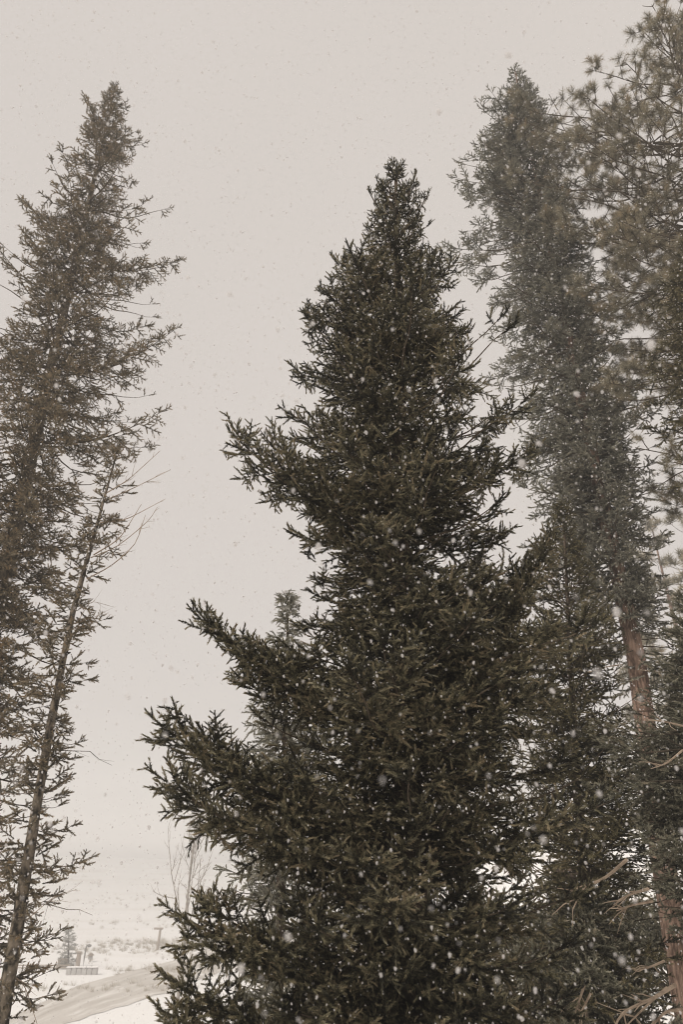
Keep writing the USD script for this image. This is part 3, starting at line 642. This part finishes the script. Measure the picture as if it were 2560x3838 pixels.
Yf = 92.0
fb = ground_at(258, 3622, FIELD + 0.1); Yf = fb[1]
px_m = lambda n, Y: n / F_PX * Y * 1.15
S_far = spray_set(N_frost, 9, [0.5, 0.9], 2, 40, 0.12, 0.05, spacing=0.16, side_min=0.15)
xt = lambda px, py: (px, py)
conifer('small_spruce_tree', 'small snow-hazed spruce standing alone in the white field on the left', 'spruce tree', Yf,
    [(258, 3478), (256, 3600)], [(3482, 255, 261), (3530, 240, 276), (3570, 228, 286), (3600, 222, 292), (3616, 226, 288)],
    S_far, M_bark_dark, 141, trunk_r=(0.12, 0.02), n_b=55, a_top=0.5, a_bot=0.0, sag=0.2, step=0.35, lmax=1.0, lmin=0.35, branch_r=0.03, top_spray=0.7)

M_wood = plain_mat('weathered_wood', (0.27, 0.225, 0.185), (0.37, 0.32, 0.28), 3)
M_stone = plain_mat('grey_stone', (0.36, 0.345, 0.335), (0.48, 0.465, 0.45), 2)
M_metal = plain_mat('dark_metal', (0.16, 0.15, 0.145), (0.22, 0.21, 0.2), 2, 0.5)
M_capsnow = plain_mat('fresh_snow', (0.78, 0.76, 0.75), (0.84, 0.82, 0.81), 6)

def cbox(size, at_=(0, 0, 0), ch=0.02):
    import manifold3d as m3
    x, y, z = [max(s_ - 2 * ch, 0.005) for s_ in size]
    b = m3.Manifold.hull(m3.Manifold.compose([m3.Manifold.cube((x, size[1] - 2*ch, size[2]), True), m3.Manifold.cube((size[0], y, z), True), m3.Manifold.cube((x, size[1], z), True)]))
    me = b.to_mesh(); return np.asarray(me.vert_properties[:, :3], float) + np.array(at_), np.asarray(me.tri_verts)

def field_pt(px, py):
    p = ground_at(px, py, FIELD + 0.1); p[2] = float(terrain(p[0], p[1])); return p

p = field_pt(306, 3647); sc = p[1] / F_PX * 1.13          # metres per measured point there
w = thing('stone_wall', 'low grey stone wall with snow around it beside the small spruce in the field', 'wall', p)
for q in range(6):
    obj('stone', cbox((86 * sc / 6 - 0.03, 0.5, 17 * sc), ((q - 2.5) * 86 * sc / 6, 0.02 * (q % 3), 8.5 * sc - 0.05 + 0.02 * (q % 2)), 0.05), M_stone, w)
obj('snow_cap', cbox((86 * sc + 0.05, 0.58, 0.08), (0, 0.02, 17 * sc + 0.035), 0.03), M_capsnow, w)
p = field_pt(288, 3634)
w = thing('wooden_post', 'squat brown wooden post standing right of the small spruce', 'post', p)
obj('shaft', cbox((11 * sc, 0.35, 46 * sc), (0, 0, 23 * sc - 0.1), 0.04), M_wood, w)
obj('cap', cbox((14 * sc, 0.45, 4 * sc), (0, 0, 48 * sc - 0.1), 0.03), M_wood, w)
p = field_pt(311, 3622)
w = thing('lamp_post', 'thin dark post with a curved hooked arm behind the grey stone wall', 'lamp post', p)
H = 58 * sc
obj('pole', tube(np.array([[0, 0, -0.1], [0, 0, H * 0.5], [0.05, 0, H * 0.9], [3 * sc, 0, H * 0.97], [10 * sc, 0, H], [16 * sc, 0, H * 0.96]]), [0.10, 0.09, 0.08, 0.08, 0.08, 0.06], 7), M_metal, w)
obj('lamp_head', cbox((9 * sc, 0.35, 6 * sc), (10 * sc, 0, H - 3.5 * sc), 0.05), M_metal, w)
p = field_pt(337, 3600)
w = thing('birdhouse_post', 'small roofed box on a thin post right of the hooked lamp post', 'post', p)
obj('post', tube(np.array([[0, 0, -0.1], [0, 0, 8 * sc]]), 0.08, 6), M_wood, w)
obj('box', cbox((12 * sc, 0.4, 10 * sc), (0, 0, 12 * sc), 0.04), M_stone, w)
rv = np.array([[-9 * sc, -0.4, 17 * sc], [9 * sc, -0.4, 17 * sc], [-9 * sc, 0.4, 17 * sc], [9 * sc, 0.4, 17 * sc], [0, -0.4, 24 * sc], [0, 0.4, 24 * sc]])
obj('roof', (rv, np.array([[0, 1, 4], [2, 5, 3], [0, 4, 5], [0, 5, 2], [1, 3, 5], [1, 5, 4], [0, 2, 3], [0, 3, 1]])), M_wood, w)
# rail fence to the left of the small spruce
p = field_pt(160, 3628)
w = thing('rail_fence', 'low wooden rail fence running left from the small spruce in the field', 'fence', p)
for q in range(6):
    obj('post', cbox((0.18, 0.18, 18 * sc), ((q - 2.5) * 30 * sc, 0, 9 * sc - 0.2), 0.02), M_wood, w)
for zz in (9, 15):
    for q in range(5):
        obj('rail', cbox((30 * sc - 0.2, 0.1, 3.0 * sc), ((q - 2) * 30 * sc, -0.02, zz * sc - 0.2), 0.02), M_wood, w)
p = field_pt(230, 3624)
w = thing('log_pile', 'short pale log pile at the foot of the small spruce', 'log pile', p)
for q, (dx, dz) in enumerate([(0, 0), (0.02, 1), (-0.03, 2)]):
    obj('log', tube(np.array([[-14 * sc + dx, 0.15 * q, 0.2 + dz * 0.3], [0, 0.15 * q, 0.22 + dz * 0.3], [14 * sc + dx, 0.15 * q, 0.2 + dz * 0.3]]), [0.2, 0.21, 0.19], 8), M_wood, w)
p = field_pt(590, 3556)
w = thing('field_post', 'lone thin post in the far field between the left trees and the middle spruce', 'post', p)
s2 = p[1] / F_PX * 1.13
obj('post', tube(np.array([[0, 0, -0.1], [0.1, 0, 30 * s2], [0.15, 0, 52 * s2]]), [4 * s2, 3.5 * s2, 3 * s2], 7), M_wood, w)
obj('crosspiece', cbox((26 * s2, 0.3, 5 * s2), (-3 * s2, 0, 52 * s2), 0.04), M_wood, w)

# dry grass showing through the snow in rows
M_straw = plain_mat('dry_grass', (0.34, 0.30, 0.245), (0.48, 0.44, 0.38), 0.5)
rng = np.random.default_rng(7)
tv = []
for _ in range(26):
    a = rng.uniform(0, 6.28); r = rng.uniform(0, 0.25); h = rng.uniform(0.15, 0.5); l = rng.uniform(-0.25, 0.25, 2)
    b = np.array([math.cos(a) * r, math.sin(a) * r, -0.05]); s = np.array([math.cos(a + 1.5), math.sin(a + 1.5), 0]) * 0.014
    tv.append([b - s, b + s, b + np.array([l[0], l[1], h])])
tv = np.array(tv).reshape(-1, 3); tuftmesh = (tv, np.arange(len(tv)).reshape(-1, 3))
pos = []
for (px, py, sx, sy, n) in [(420, 3470, 260, 10, 50), (600, 3535, 160, 8, 130), (720, 3545, 120, 9, 130), (480, 3562, 180, 7, 60), (330, 3350, 300, 20, 60), (480, 3405, 140, 10, 60), (620, 3638, 160, 9, 50), (350, 3700, 220, 10, 50), (200, 3560, 140, 10, 40), (900, 3560, 200, 14, 120)]:
    for _ in range(n):
        p = ground_at(px + rng.normal(0, sx), py + rng.normal(0, sy), FIELD)
        if 15 < p[1] < 330: pos.append([p[0], p[1], float(terrain(p[0], p[1]))])
pos = np.array(pos); n = len(pos); th = rng.uniform(0, 6.28, n)
R = np.stack([np.stack([np.cos(th), np.sin(th), 0 * th], -1), np.stack([-np.sin(th), np.cos(th), 0 * th], -1), np.tile([0, 0, 1.0], (n, 1))], -1)
instancer('dry_grass', None, [[('blades', tuftmesh, M_straw)]], pos, R, rng.uniform(0.7, 1.8, n), np.zeros(n, int))
tag(stage.GetPrimAtPath('/World/dry_grass'), 'dry straw-coloured grass poking through the snow in the field', 'grass')

# ------------------------------------------------------------------ right-hand slope: shrubs, snowy log
def shrub(label, P, rx, rz, seed, sset, n):
    rng = np.random.default_rng(seed)
    root = thing('shrub', label, 'shrub', P)
    sp = Sprays(sset, rng); stems = []
    for _ in range(n):
        d = norm(rng.normal(0, 1, 3) * np.array([1, 1, 0.8]) + np.array([0, 0, 0.55])); d[2] = abs(d[2])
        e = d * np.array([rx, rx, rz]) * rng.uniform(0.55, 0.95)
        sp.add(e * 0.75, d + rng.normal(0, 0.3, 3), [0, 0.1, 1], rng.uniform(0.22, 0.45))
        if rng.random() < 0.12: stems.append(tube(np.array([[0, 0, -0.1], e * 0.4 + rng.normal(0, 0.04, 3), e * 0.8]), [0.02, 0.014, 0.006], 4))
    obj('stems', join(stems), M_twig, root)
    sp.build('foliage', root, np.zeros(3))
    return root
for (px, py, Y, rx, rz, seed, lab, S) in [
    (1830, 3300, 12.5, 1.0, 1.6, 201, 'rounded pale grey shrub seen through the gap right of the middle spruce trunk', S_pale),
    (2260, 3250, 13.5, 1.5, 1.3, 202, 'dull green shrub on the snowy slope behind the dead branches', S_dull),
    (2080, 3420, 11.0, 0.7, 0.7, 203, 'small grey shrub on the snowy slope left of the dead branches', S_pale),
    (2480, 3300, 14.5, 1.6, 1.7, 204, 'dull green shrub at the right edge behind the pinkish trunk', S_dull)]:
    p = at(px, py, Y); p[2] -= rz
    shrub(lab, p, rx, rz, seed, S, int(260 * rx))
p = at(2165, 3245, 12.6)
w = thing('fallen_log', 'snow-capped log lying on the slope, seen through a gap at the lower right', 'log', p)
obj('log', tube(np.array([[-0.42, 0.05, -0.12], [0, 0, -0.10], [0.44, -0.04, -0.11]]), [0.11, 0.12, 0.10], 10), M_bark_dark, w, smooth=40)
obj('snow_cap', tube(np.array([[-0.43, 0.05, 0.0], [-0.1, 0.01, 0.02], [0.2, -0.01, 0.01], [0.45, -0.04, 0.0]]), [0.035, 0.06, 0.055, 0.03], 9), M_capsnow, w, smooth=True)

# ------------------------------------------------------------------ falling snow and the snow-filled air
M_flake = usdkit.material(stage, '/World/Looks/snowflake', {'p': ('principled_bsdf', {'base_color': (0.62, 0.60, 0.59), 'roughness': 0.9, 'specular_ior_level': 0.1}), 't': ('translucent_bsdf', {'color': (0.62, 0.60, 0.59)}), 'm': ('mix_closure', {'fac': 0.5}), 'tr': ('transparent_bsdf', {}), 'm2': ('mix_closure', {'fac': 0.5})},
    [('p.BSDF', 'm.closure1'), ('t.BSDF', 'm.closure2'), ('m.closure', 'm2.closure1'), ('tr.BSDF', 'm2.closure2')], surface='m2.closure')
rng = np.random.default_rng(77)
flakes = []
for _ in range(4):
    b = trimesh.creation.icosphere(1, 1.0); v = np.array(b.vertices) * (1 + rng.normal(0, 0.22, (len(b.vertices), 1))) * np.array([0.8, 0.8, 1.25])
    flakes.append([('flake', (v, np.array(b.faces)), M_flake)])
P = []
for (lo, hi, n) in [((-0.9, 0.5, -0.5), (0.9, 1.7, 1.9), 260), ((-3.2, 0.9, -2.6), (3.8, 4.6, 6.5), 64000), ((-9, 4.6, -4), (9, 12, 15), 56000), ((-24, 12, -9), (16, 45, 30), 16000)]:
    P.append(rng.uniform(lo, hi, (n, 3)))
P = np.vstack(P); P = P[np.linalg.norm(P, axis=1) > 0.6]; n = len(P)
ax = rng.normal(0, 0.25, (n, 3)); ax[:, 2] += 1; 
R = frames(np.cross(norm(ax), [0, 1, 0.01]), ax)
instancer('falling_snow', None, flakes, P, R, np.clip(rng.lognormal(math.log(0.0019), 0.48, n), 0.0010, 0.008), rng.integers(0, 4, n))
tag(stage.GetPrimAtPath('/World/falling_snow'), 'white snowflakes falling through the air in front of the trees', 'snow')

M_haze = usdkit.material(stage, '/World/Looks/haze', {'v': ('principled_volume', {'color': (0.998, 0.995, 0.992), 'density': HAZE, 'anisotropy': 0.0})}, volume='v.volume')
hv = trimesh.creation.box(bounds=[[-344, -64, float(V[:, 2].min()) - 1.2], [344, 364, 26.0]])
tag(obj('haze', hv, M_haze), 'pale snow-filled air over the whole place', 'haze', kind='stuff')
